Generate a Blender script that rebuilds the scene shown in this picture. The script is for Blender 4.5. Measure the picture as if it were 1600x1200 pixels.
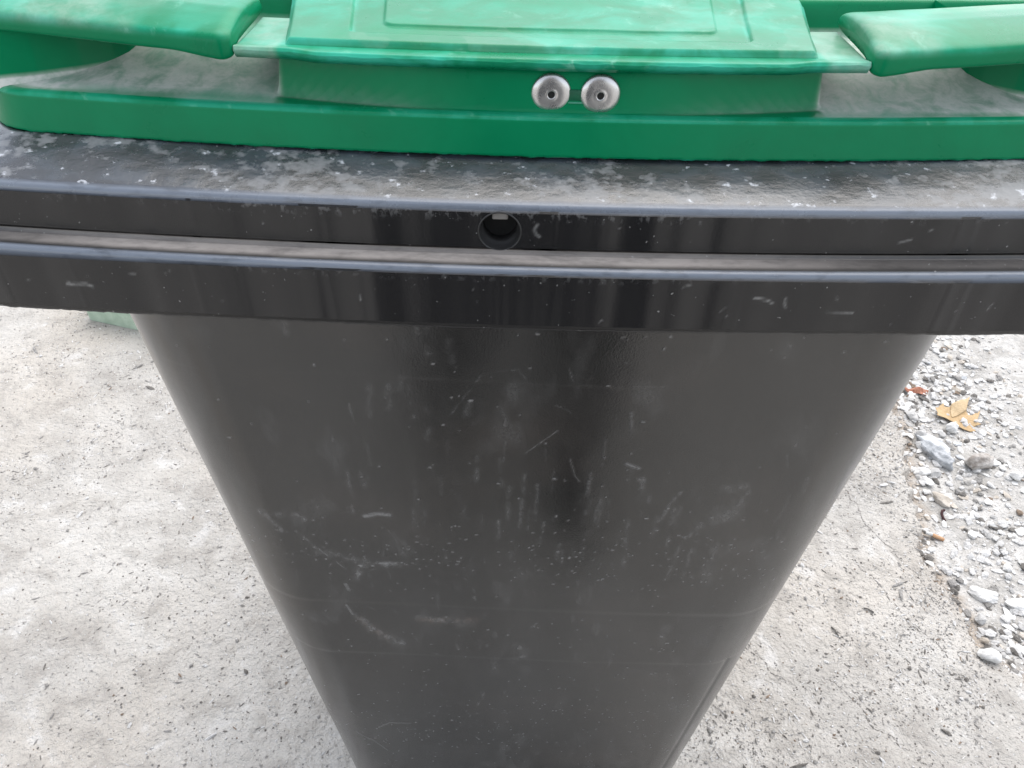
import bpy, math, random
import numpy as np
from mathutils import Vector, Matrix

# ------------------------------------------------------------------ camera, sky, sun, exposure
S = bpy.context.scene
for o in list(bpy.data.objects):
    bpy.data.objects.remove(o)
R = math.radians
cam_d = bpy.data.cameras.new('camera')
cam = bpy.data.objects.new('camera', cam_d)
S.collection.objects.link(cam)
S.camera = cam
cam_d.sensor_width = 36.0
cam_d.lens = 36.0 * 1209 / 1600
cam_d.clip_start = 0.02
cam_d.clip_end = 300
PITCH, ROLL = 40.0, 1.5
fwd = Vector((0, math.cos(R(PITCH)), -math.sin(R(PITCH))))
rt0 = Vector((1, 0, 0))
up0 = rt0.cross(fwd)
rt = rt0 * math.cos(R(ROLL)) + up0 * math.sin(R(ROLL))
up = -rt0 * math.sin(R(ROLL)) + up0 * math.cos(R(ROLL))
m = Matrix((rt, up, -fwd)).transposed().to_4x4()
m.translation = Vector((0, -0.35, 1.21))
cam.matrix_world = m

SUN_EL, SUN_AZ = 62.0, 25.0            # azimuth measured from +Y towards +X
w = bpy.data.worlds.new('World')
S.world = w
w.use_nodes = True
wn = w.node_tree
sky = wn.nodes.new('ShaderNodeTexSky')
sky.sky_type = 'NISHITA'
sky.sun_disc = False
sky.sun_elevation = R(SUN_EL)
sky.sun_rotation = R(SUN_AZ)
sky.air_density = 1.0
sky.dust_density = 1.2
sky.ozone_density = 1.0
hs = wn.nodes.new('ShaderNodeHueSaturation')          # thin cloud: a paler sky
hs.inputs['Saturation'].default_value = 0.34
wn.links.new(sky.outputs[0], hs.inputs['Color'])
wn.links.new(hs.outputs[0], wn.nodes['Background'].inputs[0])
wn.nodes['Background'].inputs[1].default_value = 0.15
sl = bpy.data.lights.new('sun', 'SUN')
sl.energy = 1.0
sl.angle = R(70)
sl.color = (1.0, 0.93, 0.84)
sun = bpy.data.objects.new('sun', sl)
S.collection.objects.link(sun)
d = Vector((math.sin(R(SUN_AZ)) * math.cos(R(SUN_EL)), math.cos(R(SUN_AZ)) * math.cos(R(SUN_EL)), math.sin(R(SUN_EL))))
sun.rotation_euler = (-d).to_track_quat('-Z', 'Y').to_euler()
S.view_settings.view_transform = 'Standard'
S.view_settings.look = 'None'
S.view_settings.gamma = 1
S.view_settings.use_curve_mapping = False
S.view_settings.exposure = 1.42

rng = np.random.default_rng(7)
random.seed(7)
COL = S.collection

# ------------------------------------------------------------------ helpers
def ss(a, b, x):
    t = np.clip((x - a) / (b - a), 0, 1)
    return t * t * (3 - 2 * t)

def vnoise(x, y, seed=0):
    """smooth 2D value noise in numpy, -1..1"""
    x = np.asarray(x, float); y = np.asarray(y, float)
    xi = np.floor(x).astype(np.int64); yi = np.floor(y).astype(np.int64)
    fx = x - xi; fy = y - yi
    fx = fx * fx * (3 - 2 * fx); fy = fy * fy * (3 - 2 * fy)
    def h(a, b):
        n = (a * 374761393 + b * 668265263 + seed * 974711) & 0x7fffffff
        n = ((n ^ (n >> 13)) * 1274126177) & 0x7fffffff
        return ((n ^ (n >> 16)) & 0xffff) / 32767.5 - 1
    return (h(xi, yi) * (1 - fx) + h(xi + 1, yi) * fx) * (1 - fy) + (h(xi, yi + 1) * (1 - fx) + h(xi + 1, yi + 1) * fx) * fy

def fbm(x, y, seed=0, o=4):
    v = 0; a = 1; t = 0
    for k in range(o):
        v = v + a * vnoise(x * 2 ** k, y * 2 ** k, seed + k * 17); t += a; a *= .5
    return v / t

def link(name, me, mat, parent=None):
    o = bpy.data.objects.new(name, me)
    COL.objects.link(o)
    if mat is not None:
        for mm in (mat if isinstance(mat, (list, tuple)) else [mat]):
            me.materials.append(mm)
    if parent is not None:
        o.parent = parent
    return o

def np_mesh(name, V, Q, mat, parent=None, smooth=True, attrs=None, midx=None, n=4):
    V = np.asarray(V, np.float32).reshape(-1, 3); Q = np.asarray(Q, np.int32).reshape(-1, n)
    me = bpy.data.meshes.new(name)
    me.vertices.add(len(V)); me.vertices.foreach_set('co', V.ravel())
    me.loops.add(Q.size); me.loops.foreach_set('vertex_index', Q.ravel())
    me.polygons.add(len(Q)); me.polygons.foreach_set('loop_start', np.arange(0, Q.size, n, dtype=np.int32))
    me.polygons.foreach_set('loop_total', np.full(len(Q), n, np.int32))
    if midx is not None:
        me.polygons.foreach_set('material_index', np.asarray(midx, np.int32))
    me.update(calc_edges=True)
    me.validate()
    me.polygons.foreach_set('use_smooth', np.full(len(me.polygons), smooth))
    for k, a in (attrs or {}).items():
        at = me.attributes.new(k, 'FLOAT', 'POINT')
        at.data.foreach_set('value', np.asarray(a, np.float32).ravel())
    return link(name, me, mat, parent)

def grid_quads(ni, nj, wrap=False):
    """quads of a grid with ni rows and nj columns, wrap closes the columns"""
    i = np.arange(ni - 1)[:, None]; j = np.arange(nj if wrap else nj - 1)[None, :]
    j2 = (j + 1) % nj
    return np.stack([i * nj + j, i * nj + j2, (i + 1) * nj + j2, (i + 1) * nj + j], -1).reshape(-1, 4)

def path(hw, y0, y1, r, nf=560, nc=40, ns=60, nb=40, pw=1.0):
    """closed rounded rectangle, counter-clockwise from the front left, dense on the front"""
    r = max(r, 1e-4)
    p = []
    xs = np.linspace(-hw + r, hw - r, nf)
    p.append(np.stack([xs, np.full(nf, y0)], 1))
    a = np.linspace(-np.pi / 2, 0, nc + 2)[1:-1]
    p.append(np.stack([hw - r + r * np.cos(a), y0 + r + r * np.sin(a)], 1))
    ys = y0 + r + (y1 - y0 - 2 * r) * np.linspace(0, 1, ns) ** pw
    p.append(np.stack([np.full(ns, hw), ys], 1))
    p.append(np.stack([hw - r + r * np.cos(a + np.pi / 2), y1 - r + r * np.sin(a + np.pi / 2)], 1))
    xs = np.linspace(hw - r, -hw + r, nb)
    p.append(np.stack([xs, np.full(nb, y1)], 1))
    p.append(np.stack([-hw + r + r * np.cos(a + np.pi), y1 - r + r * np.sin(a + np.pi)], 1))
    p.append(np.stack([np.full(ns, -hw), ys[::-1]], 1))
    p.append(np.stack([-hw + r + r * np.cos(a + 1.5 * np.pi), y0 + r + r * np.sin(a + 1.5 * np.pi)], 1))
    return np.concatenate(p)

# ---- node helpers
class NT:
    def __init__(s, name):
        s.m = bpy.data.materials.new(name); s.m.use_nodes = True
        s.t = s.m.node_tree; s.b = s.t.nodes['Principled BSDF']
    def n(s, t, **k):
        x = s.t.nodes.new(t)
        for a, v in k.items():
            setattr(x, a, v)
        return x
    def l(s, a, b): s.t.links.new(a, b)
    def val(s, sock, v):
        if hasattr(v, 'is_output') or isinstance(v, bpy.types.NodeSocket): s.l(v, sock)
        else: sock.default_value = v
    def math(s, op, a, b=0.0, c=0.0, clamp=False):
        x = s.n('ShaderNodeMath', operation=op, use_clamp=clamp)
        s.val(x.inputs[0], a); s.val(x.inputs[1], b)
        if op in ('MULTIPLY_ADD', 'COMPARE'): s.val(x.inputs[2], c)
        return x.outputs[0]
    def noise(s, scale, detail=4, rough=.5, sc=(1, 1, 1), dist=0.0, vec=None, off=(0, 0, 0)):
        tc = s.n('ShaderNodeTexCoord'); mp = s.n('ShaderNodeMapping')
        mp.inputs['Scale'].default_value = sc; mp.inputs['Location'].default_value = off
        s.l(vec or tc.outputs['Object'], mp.inputs[0])
        x = s.n('ShaderNodeTexNoise'); x.inputs['Scale'].default_value = scale
        x.inputs['Detail'].default_value = detail; x.inputs['Roughness'].default_value = rough
        x.inputs['Distortion'].default_value = dist
        s.l(mp.outputs[0], x.inputs['Vector'])
        return x.outputs[0]
    def ramp(s, v, a, b, lo=0.0, hi=1.0):
        x = s.n('ShaderNodeMapRange', interpolation_type='SMOOTHSTEP')
        s.val(x.inputs[0], v)
        for i, q in enumerate((a, b, lo, hi)): x.inputs[i + 1].default_value = q
        return x.outputs[0]
    def mix(s, f, a, b):
        x = s.n('ShaderNodeMix', data_type='RGBA')
        s.val(x.inputs[0], f)
        for i, q in ((6, a), (7, b)):
            if isinstance(q, tuple): x.inputs[i].default_value = (*q, 1)
            else: s.l(q, x.inputs[i])
        return x.outputs[2]
    def attr(s, name):
        x = s.n('ShaderNodeAttribute'); x.attribute_name = name
        return x.outputs['Fac']
    def bump(s, h, strength, dist, prev=None):
        x = s.n('ShaderNodeBump'); x.inputs['Strength'].default_value = strength
        x.inputs['Distance'].default_value = dist
        s.l(h, x.inputs['Height'])
        if prev is not None: s.l(prev, x.inputs['Normal'])
        return x.outputs[0]
    def done(s, col=None, rough=None, normal=None, metal=0.0, spec=None):
        if col is not None:
            if isinstance(col, tuple): s.b.inputs['Base Color'].default_value = (*col, 1)
            else: s.l(col, s.b.inputs['Base Color'])
        if rough is not None: s.val(s.b.inputs['Roughness'], rough)
        if normal is not None: s.l(normal, s.b.inputs['Normal'])
        s.b.inputs['Metallic'].default_value = metal
        if spec is not None: s.b.inputs['Specular IOR Level'].default_value = spec
        return s.m

# ------------------------------------------------------------------ materials
def mat_body():
    t = NT('black_plastic_body')
    sc = t.attr('scuff'); st = t.attr('stain')
    film = t.noise(9, 5, .6, (1, 1, .55))
    fine = t.noise(420, 3, .6)
    vert = t.noise(60, 4, .6, (1, 1, .12))
    f = t.math('MULTIPLY', t.ramp(film, .35, .7), .55)
    c = t.mix(f, (.0062, .0062, .0055), (.0135, .0135, .0120))
    v = t.math('MULTIPLY', t.ramp(vert, .5, .75), .35)
    c = t.mix(v, c, (.020, .020, .0185))
    c = t.mix(t.math('MULTIPLY', st, 1.0, clamp=True), c, (.12, .088, .072))
    s2 = t.math('MULTIPLY', sc, t.ramp(fine, .3, .62, .35, 1.0), clamp=True)
    c = t.mix(s2, c, (.24, .24, .24))
    ro = t.math('ADD', t.ramp(film, .3, .7, .16, .24), t.math('MULTIPLY', sc, .2), clamp=True)
    nb = t.bump(t.noise(7, 3, .5), .25, .006)
    nb = t.bump(t.noise(700, 2, .5), .10, .0006, nb)
    nb = t.bump(sc, .35, .0005, nb)
    return t.done(c, ro, nb, spec=1.0)

def mat_rim():
    t = NT('black_plastic_rim')
    top = t.attr('top'); led = t.attr('ledge'); drop = t.attr('drip')
    tc = t.n('ShaderNodeTexCoord')
    big = t.noise(45, 4, .55, (.8, 1.3, 1), 0)
    mid = t.noise(120, 5, .62, (.8, 1.2, 1), 0, off=(3, 1, 0))
    zone = t.noise(9, 2, .5, off=(5, 2, 0))
    fine = t.noise(330, 4, .65)
    p1 = t.ramp(t.math('ADD', mid, t.math('MULTIPLY', t.math('SUBTRACT', zone, .5), 1.1)), .535, .67)
    p1 = t.math('MULTIPLY', p1, t.ramp(fine, .3, .6, .6, 1))
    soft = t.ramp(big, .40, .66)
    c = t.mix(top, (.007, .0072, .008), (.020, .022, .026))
    c = t.mix(t.math('MULTIPLY', t.math('MULTIPLY', soft, top), .42), c, (.070, .090, .115))  # bluish sky reflection on the rim top, put into the base colour
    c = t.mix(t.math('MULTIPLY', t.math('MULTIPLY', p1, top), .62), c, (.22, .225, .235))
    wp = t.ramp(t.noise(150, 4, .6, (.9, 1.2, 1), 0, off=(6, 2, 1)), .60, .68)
    c = t.mix(t.math('MULTIPLY', t.math('MULTIPLY', wp, t.ramp(mid, .45, .6)), t.math('MULTIPLY', top, .8)), c, (.54, .56, .60))  # white smears, with bluish sky glints painted into their colour
    ln = t.noise(45, 5, .7, (1, 3, 3), off=(1, 7, 2))
    lm = t.math('MULTIPLY', led, t.ramp(ln, .25, .6, .55, 1.0), clamp=True)
    c = t.mix(lm, c, (.34, .31, .285))
    dn = t.noise(260, 4, .6, (1, 1, .7))
    dm = t.math('MULTIPLY', drop, t.ramp(dn, .52, .64), clamp=True)
    c = t.mix(t.math('MULTIPLY', dm, .6), c, (.17, .17, .17))
    sp = t.noise(420, 2, .5, off=(9, 3, 4))
    c = t.mix(t.ramp(sp, .735, .76, 0, .6), c, (.30, .30, .29))
    c = t.mix(t.math('MULTIPLY', t.attr('mark'), t.ramp(fine, .3, .6, .5, 1)), c, (.34, .34, .33))
    c = t.mix(t.math('MULTIPLY', t.attr('edge'), t.ramp(t.noise(70, 3, .5, (1, 3, 3)), .2, .5, .5, .9)), c, (.15, .175, .215))  # bluish highlight on the rounded rim edges, painted as pale worn plastic
    ro = t.math('ADD', t.math('MULTIPLY', t.math('MULTIPLY', p1, top), .12), .27)
    ro = t.math('ADD', ro, t.math('MULTIPLY', lm, .5), clamp=True)
    # moulding flow marks: upright waves on the two faces
    fl = t.noise(30, 1, .35, (1, 0, .03))
    fl3 = t.ramp(t.noise(42, 1, .3, (1, 0, .03), off=(7, 0, 0)), .56, .64)
    fl2 = t.noise(95, 1, .4, (1, 0, .02))
    face = t.attr('face')
    nb = t.bump(t.math('MULTIPLY', fl, face), .8, .0085)
    nb = t.bump(t.math('MULTIPLY', fl2, face), .3, .0006, nb)
    nb = t.bump(t.math('MULTIPLY', fl3, face), .8, .0006, nb)
    nb = t.bump(t.math('MULTIPLY', big, top), .3, .002, nb)
    nb = t.bump(t.math('MULTIPLY', mid, top), .12, .0006, nb)
    nb = t.bump(t.noise(600, 2, .5), .08, .0005, nb)
    t.l(t.math('ADD', t.math('MULTIPLY', top, .45), .55), t.b.inputs['Specular IOR Level'])
    return t.done(c, ro, nb)

def mat_green(name='green_plastic_lid'):
    t = NT(name)
    dust = t.attr('dust'); wear = t.attr('wear')
    n1 = t.noise(22, 5, .6, (1, 1, 1), .4)
    n2 = t.noise(70, 5, .65, (1, .8, 1), .5, off=(2, 4, 1))
    fine = t.noise(350, 3, .6)
    c = t.mix(t.ramp(n1, .3, .7), (.0, .168, .066), (.0, .194, .077))
    pale = t.math('MULTIPLY', wear, t.ramp(n1, .40, .62, .12, .85))
    c = t.mix(t.math('MULTIPLY', pale, .85), c, (.040, .42, .30))
    d1 = t.math('MULTIPLY', dust, t.ramp(n2, .3, .62, .45, 1.0), clamp=True)
    d1 = t.math('MULTIPLY', d1, t.ramp(fine, .2, .6, .8, 1.0))
    c = t.mix(d1, c, (.60, .60, .565))
    chalk = t.math('MULTIPLY', wear, t.ramp(n2, .58, .72, 0, .42))
    c = t.mix(chalk, c, (.26, .55, .42))
    ro = t.math('ADD', t.ramp(n1, .3, .7, .26, .36), t.math('MULTIPLY', d1, .35), clamp=True)
    nb = t.bump(t.noise(14, 3, .5), .3, .003)
    nb = t.bump(fine, .08, .0006, nb)
    return t.done(c, ro, nb, spec=.16)

def mat_simple(name, col, rough, metal=0.0, var=.25, scale=60, bump=.2, bd=.001, spec=None):
    t = NT(name)
    n = t.noise(scale, 5, .6)
    c = t.mix(t.ramp(n, .3, .7), tuple(x * (1 - var) for x in col), tuple(min(1, x * (1 + var)) for x in col))
    nb = t.bump(t.noise(scale * 3, 3, .5), bump, bd)
    return t.done(c, rough, nb, metal, spec)

def mat_metal():
    t = NT('rivet_aluminium')
    n = t.noise(120, 4, .6); s = t.noise(500, 2, .5, (1, 1, 1))
    c = t.mix(t.ramp(n, .3, .7), (.50, .495, .49), (.62, .61, .60))
    c = t.mix(t.ramp(s, .66, .72, 0, .5), c, (.3, .29, .28))
    ro = t.ramp(n, .3, .7, .24, .34)
    return t.done(c, ro, t.bump(n, .12, .0008), 0.9)

def mat_ground():
    t = NT('concrete_ground')
    rub = t.attr('rubble')
    a = t.noise(3.2, 6, .6, (1, 1, 1), .3)
    b = t.noise(17, 6, .62, (1, 1, 1), .5, off=(4, 2, 0))
    warm = t.noise(2.1, 3, .5, off=(8, 5, 0))
    f = t.noise(160, 4, .6)
    g = t.noise(420, 3, .6)
    c = t.mix(t.ramp(a, .32, .68), (.38, .362, .336), (.51, .492, .462))
    c = t.mix(t.ramp(warm, .45, .7, 0, .5), c, (.46, .415, .36))
    c = t.mix(t.ramp(b, .48, .68, 0, .6), c, (.30, .28, .255))
    c = t.mix(t.math('MULTIPLY', t.ramp(b, .30, .44, 1, 0), .4), c, (.66, .655, .645))
    # pits
    vo = t.n('ShaderNodeTexVoronoi', feature='F1'); vo.inputs['Scale'].default_value = 95
    tc = t.n('ShaderNodeTexCoord'); t.l(tc.outputs['Object'], vo.inputs['Vector'])
    patch = t.noise(11, 4, .6, off=(1, 9, 0))
    thr = t.ramp(patch, .42, .68, .05, .27)
    pit = t.math('LESS_THAN', vo.outputs['Distance'], thr)
    pn = t.noise(55, 2, .5, off=(3, 3, 0))
    pit = t.math('MULTIPLY', pit, t.ramp(pn, .5, .6))
    c = t.mix(t.math('MULTIPLY', pit, .6), c, (.20, .185, .17))
    c = t.mix(t.ramp(g, .60, .70, 0, .5), c, (.24, .225, .21))
    c = t.mix(t.ramp(f, .64, .74, 0, .6), c, (.72, .715, .70))
    cr = t.mix(t.ramp(b, .35, .7), (.53, .515, .49), (.36, .345, .32))
    cr = t.mix(t.ramp(f, .55, .7, 0, .5), cr, (.36, .345, .33))
    c = t.mix(rub, c, cr)
    c = t.mix(t.math('MULTIPLY', t.attr('sand_shade'), t.ramp(b, .3, .55, .5, 1)), c, (.40, .345, .29))  # crevice shading along the broken edge, painted as a tan sandy band
    nb = t.bump(b, .6, .014)
    nb = t.bump(t.noise(62, 5, .62, off=(2, 2, 0)), .9, .009, nb)
    nb = t.bump(f, .75, .0045, nb)
    nb = t.bump(g, .5, .0012, nb)
    nb = t.bump(t.math('MULTIPLY', pit, -1.0), .5, .002, nb)
    return t.done(c, .92, nb, spec=.25)

def mat_stone(name, c0, c1, sc=40):
    t = NT(name)
    n = t.noise(sc, 5, .65); f = t.noise(sc * 8, 4, .6)
    c = t.mix(t.ramp(n, .35, .65), c0, c1)
    c = t.mix(t.ramp(f, .6, .75, 0, .4), c, tuple(x * .55 for x in c0))
    return t.done(c, .9, t.bump(f, .6, .002, t.bump(n, .6, .006)), spec=.25)

M = dict(
    body=mat_body(), rim=mat_rim(), green=mat_green(), metal=mat_metal(), ground=mat_ground(),
    hole=mat_simple('black_plastic_socket', (.02, .02, .02), .45),
    dark=mat_simple('dark_cavity', (.004, .004, .004), .8),
    rubber=mat_simple('tyre_rubber', (.02, .02, .02), .8),
    steel=mat_simple('axle_steel', (.35, .35, .35), .4, .9),
    lug=mat_simple('dusty_lock_tongue', (.20, .19, .18), .7),
    pgreen=mat_stone('pale_green_paint', (.34, .43, .33), (.44, .53, .42), 25),
    s_white=mat_stone('stone_white', (.58, .57, .55), (.74, .73, .71)),
    s_grey=mat_stone('stone_grey', (.36, .355, .345), (.50, .49, .475)),
    s_blue=mat_stone('stone_bluish', (.36, .375, .39), (.58, .59, .60), 50),
    s_tan=mat_stone('stone_tan', (.38, .34, .29), (.52, .475, .42)),
    s_brown=mat_stone('stone_brown', (.24, .21, .185), (.50, .47, .44), 40),
    chip_d=mat_stone('chip_dark', (.14, .13, .12), (.24, .225, .205), 200),
    chip_m=mat_stone('chip_mid', (.26, .25, .235), (.38, .365, .35), 200),
    chip_l=mat_stone('chip_light', (.60, .59, .575), (.76, .75, .735), 200),
    chip_b=mat_stone('chip_brown', (.20, .15, .115), (.32, .25, .19), 200),
    leafc=mat_stone('dry_leaf', (.40, .28, .15), (.50, .36, .21), 45),
    leafp=mat_stone('dry_leaf_pale', (.46, .34, .20), (.56, .43, .27), 45),
    leafr=mat_stone('red_brown_leaf', (.28, .11, .07), (.45, .22, .15), 90),
    paper=mat_stone('cigarette_paper', (.70, .69, .66), (.80, .79, .76), 200),
    filt=mat_stone('cigarette_filter', (.62, .34, .18), (.72, .46, .28), 200),
    seed=mat_stone('dark_seed', (.05, .025, .03), (.10, .05, .05), 200),
    scuffed=mat_simple('scuffed_green', (.06, .28, .18), .6),
    slotm=mat_simple('slot_green', (.0, .09, .04), .6),
    cloth=mat_simple('dark_trousers', (.018, .019, .024), .9, 0, .3, 30),
    shirt=mat_simple('dark_jacket', (.03, .032, .038), .9, 0, .3, 30),
    skin=mat_simple('skin', (.42, .26, .19), .55),
)

def tag(o, label=None, cat=None, group=None, kind=None):
    for k, v in (('label', label), ('category', cat), ('group', group), ('kind', kind)):
        if v: o[k] = v
    return o

def empty(name, loc=(0, 0, 0)):
    o = bpy.data.objects.new(name, None); COL.objects.link(o); o.location = loc
    o.empty_display_size = .1
    return o

# ------------------------------------------------------------------ ground
EDGE = np.array([(1.9, -.9), (1.5, -.25), (1.2, .10), (.99, .26), (.882, .345), (.835, .405), (.842, .473), (.822, .557), (.808, .633),
                 (.846, .72), (.851, .787), (.872, .86), (.893, .93), (.905, 1.0), (.93, 1.1), (.94, 1.25), (.98, 1.6), (1.1, 3.0)])
def edge_x(y):
    return np.interp(y, EDGE[:, 1], EDGE[:, 0])
def side(x, y):
    """distance to the right of the broken slab edge"""
    n = .010 * vnoise(np.asarray(y) * 45, np.asarray(x) * 0, 3) + .006 * vnoise(np.asarray(y) * 120, np.asarray(x) * 0, 5)
    return (x - (edge_x(y) + n)) * .93
def gz(x, y):
    s = side(x, y)
    drop = -.022 * ss(-.001, .005, s) + .016 * ss(.04, .30, s)
    z = drop + .0035 * fbm(x * 3.1, y * 3.1, 11, 3) + .0012 * fbm(x * 24, y * 24, 12, 3)
    z += ss(.0, .02, s) * (.006 * fbm(x * 26, y * 26, 14, 4))
    # a second thin spalled ledge beside the edge
    s2 = s + .035 + .02 * vnoise(y * 14, x * 0, 8)
    band = ss(.30, .40, y) * (1 - ss(.62, .70, y))
    z -= .006 * band * ss(-.002, .003, s2) * (1 - ss(-.001, .006, s))
    return z
ax = np.concatenate([[-60, -30, -12, -6, -3.2, -2.2], np.arange(-1.75, .55, .009), np.arange(.55, 1.65, .004), [1.8, 2.2, 3.2, 6, 12, 30, 60]])
ay = np.concatenate([[-60, -30, -12, -6, -3, -1.5, -.8, -.4], np.arange(-.1, 1.75, .0055), [1.9, 2.3, 3.2, 6, 12, 30, 60]])
GX, GY = np.meshgrid(ax, ay)
GZ = gz(GX, GY)
rub = ss(.0, .03, side(GX, GY))
ground = np_mesh('ground', np.stack([GX, GY, GZ], -1), grid_quads(len(ay), len(ax)), M['ground'], attrs={'rubble': rub, 'sand_shade': ss(-.004, .006, side(GX, GY)) * (1 - ss(.012, .045, side(GX, GY)))})
tag(ground, kind='structure')

# chips and stones as one mass
ICO_V = np.array([(0, 0, 1), (.89, 0, .45), (.28, .85, .45), (-.72, .53, .45), (-.72, -.53, .45), (.28, -.85, .45),
                  (.72, .53, -.45), (-.28, .85, -.45), (-.89, 0, -.45), (-.28, -.85, -.45), (.72, -.53, -.45), (0, 0, -1)])
ICO_F = np.array([(0, 1, 2), (0, 2, 3), (0, 3, 4), (0, 4, 5), (0, 5, 1), (1, 6, 2), (2, 7, 3), (3, 8, 4), (4, 9, 5), (5, 10, 1),
                  (2, 6, 7), (3, 7, 8), (4, 8, 9), (5, 9, 10), (1, 10, 6), (11, 7, 6), (11, 8, 7), (11, 9, 8), (11, 10, 9), (11, 6, 10)])
def scatter(name, x, y, size, elong, flat, mats, midx, sink=.25, ang=None):
    n = len(x)
    v = ICO_V[None] * rng.uniform(.72, 1.2, (n, 12, 1)) + rng.uniform(-.12, .12, (n, 12, 3))
    v = v * np.stack([size * elong, size, size * flat], 1)[:, None, :]
    a = rng.uniform(0, 2 * np.pi, n) if ang is None else ang
    tl = rng.normal(0, .22, n)
    c, s = np.cos(tl)[:, None], np.sin(tl)[:, None]
    v = np.stack([v[..., 0] * c - v[..., 2] * s, v[..., 1], v[..., 0] * s + v[..., 2] * c], -1)
    c, s = np.cos(a)[:, None], np.sin(a)[:, None]
    v = np.stack([v[..., 0] * c - v[..., 1] * s, v[..., 0] * s + v[..., 1] * c, v[..., 2]], -1)
    v[..., 0] += x[:, None]; v[..., 1] += y[:, None]
    v[..., 2] += (gz(x, y) + size * flat * (1 - sink * 2))[:, None]
    f = ICO_F[None] + (np.arange(n) * 12)[:, None, None]
    return np_mesh(name, v, f, mats, smooth=False, midx=np.repeat(midx, 20), n=3)

CM = [M['chip_d'], M['chip_m'], M['chip_l'], M['chip_b'], M['s_white'], M['s_grey'], M['s_tan'], M['s_blue']]
# grit on the slab
N = 230000
x = rng.uniform(-1.7, 1.5, N); y = rng.uniform(0.05, 1.7, N)
dens = .26 + .74 * ss(-.05, .45, fbm(x * 4.5, y * 4.5, 31, 4) + .25 * fbm(x * 20, y * 20, 33, 2))
# more grit close to the bin and along its right side
dens *= .35 + .65 * np.maximum(ss(.95, .3, np.hypot(x, y - .35)), ss(.2, .8, x))
keep = (rng.uniform(0, 1, N) < dens) & (side(x, y) < 0.02) & ~((np.abs(x) < .22) & (y > .13) & (y < .6))
x, y = x[keep], y[keep]; n = len(x)
sz = .00060 + .0013 * rng.uniform(0, 1, n) ** 2.4
big = rng.uniform(0, 1, n) < .012
sz[big] = rng.uniform(.0022, .0042, big.sum())
mi = rng.choice([0, 1, 2, 3], n, p=[.16, .46, .35, .03])
el = rng.uniform(.9, 1.8, n)
tw = rng.uniform(0, 1, n) < .12
el[tw] = rng.uniform(2.5, 6, tw.sum()); 
o = scatter('grit', x, y, sz, el, rng.uniform(.35, .8, n), CM, mi)
tag(o, 'fine dark and pale grit scattered over the concrete slab', 'grit', kind='stuff')
# rubble right of the broken edge
N = 62000
x = rng.uniform(.75, 1.7, N); y = rng.uniform(-.1, 1.7, N)
s = side(x, y)
dens = (1 - .72 * ss(.08, .34, s)) * (.35 + .65 * ss(-.3, .3, fbm(x * 9, y * 9, 41, 3)))
dens *= 1 - .45 * ss(1.15, 1.35, y)
keep = (s > .004) & (rng.uniform(0, 1, N) < dens)
x, y, s = x[keep], y[keep], s[keep]; n = len(x)
sz = .0010 + .0085 * rng.uniform(0, 1, n) ** 5.2 * (1 - .55 * ss(.15, .4, s))
mi = rng.choice([0, 1, 2, 3, 4, 5, 6, 7], n, p=[.07, .11, .27, .005, .35, .12, .065, .01])
o = scatter('rubble', x, y, sz, rng.uniform(.9, 1.9, n), rng.uniform(.28, .7, n), CM, mi, .25)
tag(o, 'pale broken mortar and gravel along the broken slab edge', 'rubble', kind='stuff')
# litter lying in the hairline cracks
cracks = [[(.553, .341), (.60, .26), (.66, .20)], [(.39, .43), (.44, .37), (.47, .33)], [(.66, .60), (.70, .53), (.72, .46), (.77, .40)],
          [(.70, .86), (.72, .74), (.73, .66), (.78, .56), (.80, .47)], [(-.62, .90), (-.55, .86), (-.50, .84)]]
xs, ys, an = [], [], []
for c in cracks:
    c = np.array(c)
    for a, b in zip(c[:-1], c[1:]):
        L = np.hypot(*(b - a)); k = int(L / .0011)
        t = rng.uniform(0, 1, k)
        p = a + (b - a) * t[:, None]
        wv = .006 * vnoise(p[:, 0] * 60, p[:, 1] * 60, 51)
        xs.append(p[:, 0] + wv + rng.normal(0, .0008, k)); ys.append(p[:, 1] + wv * .6 + rng.normal(0, .0008, k))
        an.append(np.full(k, math.atan2(b[1] - a[1], b[0] - a[0])) + rng.normal(0, .3, k))
x = np.concatenate(xs); y = np.concatenate(ys); n = len(x)
o = scatter('crack_dirt', x, y, rng.uniform(.0005, .001, n), rng.uniform(1.5, 3.2, n), np.full(n, .35), CM, rng.choice([0, 1], n, p=[.55, .45]), .45, np.concatenate(an))
tag(o, 'dark dirt lying in the hairline cracks of the slab', 'dirt', kind='stuff')

def rock(name, x, y, sx, sy, sz, rz, mat, label, seed, sink=.25, group=None, cut=.75, rough=1.0):
    """angular stone: subdivided icosphere pushed by noise and flattened by random planes"""
    import bmesh
    bm = bmesh.new(); bmesh.ops.create_icosphere(bm, subdivisions=4, radius=1)
    r = np.random.default_rng(seed)
    pl = r.normal(0, 1, (11, 3)); pl /= np.linalg.norm(pl, axis=1)[:, None]; dd = r.uniform(cut - .2, cut + .12, 11)
    for v in bm.verts:
        c = np.array(v.co)
        for q, k in zip(pl, dd):
            e = c @ q - k
            if e > 0: c = c - q * e * .94
        c = c * (1 + rough * .08 * float(vnoise(c[0] * 4 + seed, c[1] * 4 + c[2] * 3, seed)) + rough * .04 * float(vnoise(c[0] * 11, c[1] * 11 + c[2] * 9, seed)))
        v.co = c * np.array((sx, sy, sz))
    me = bpy.data.meshes.new(name); bm.to_mesh(me); bm.free()
    for p in me.polygons: p.use_smooth = True
    o = link(name, me, mat)
    o.location = (x, y, float(gz(x, y)) + sz * (.75 - sink)); o.rotation_euler = (0.1 * (seed % 3 - 1), .12 * (seed % 4 - 1.5), rz)
    return tag(o, label, 'stone' , group)
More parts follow.
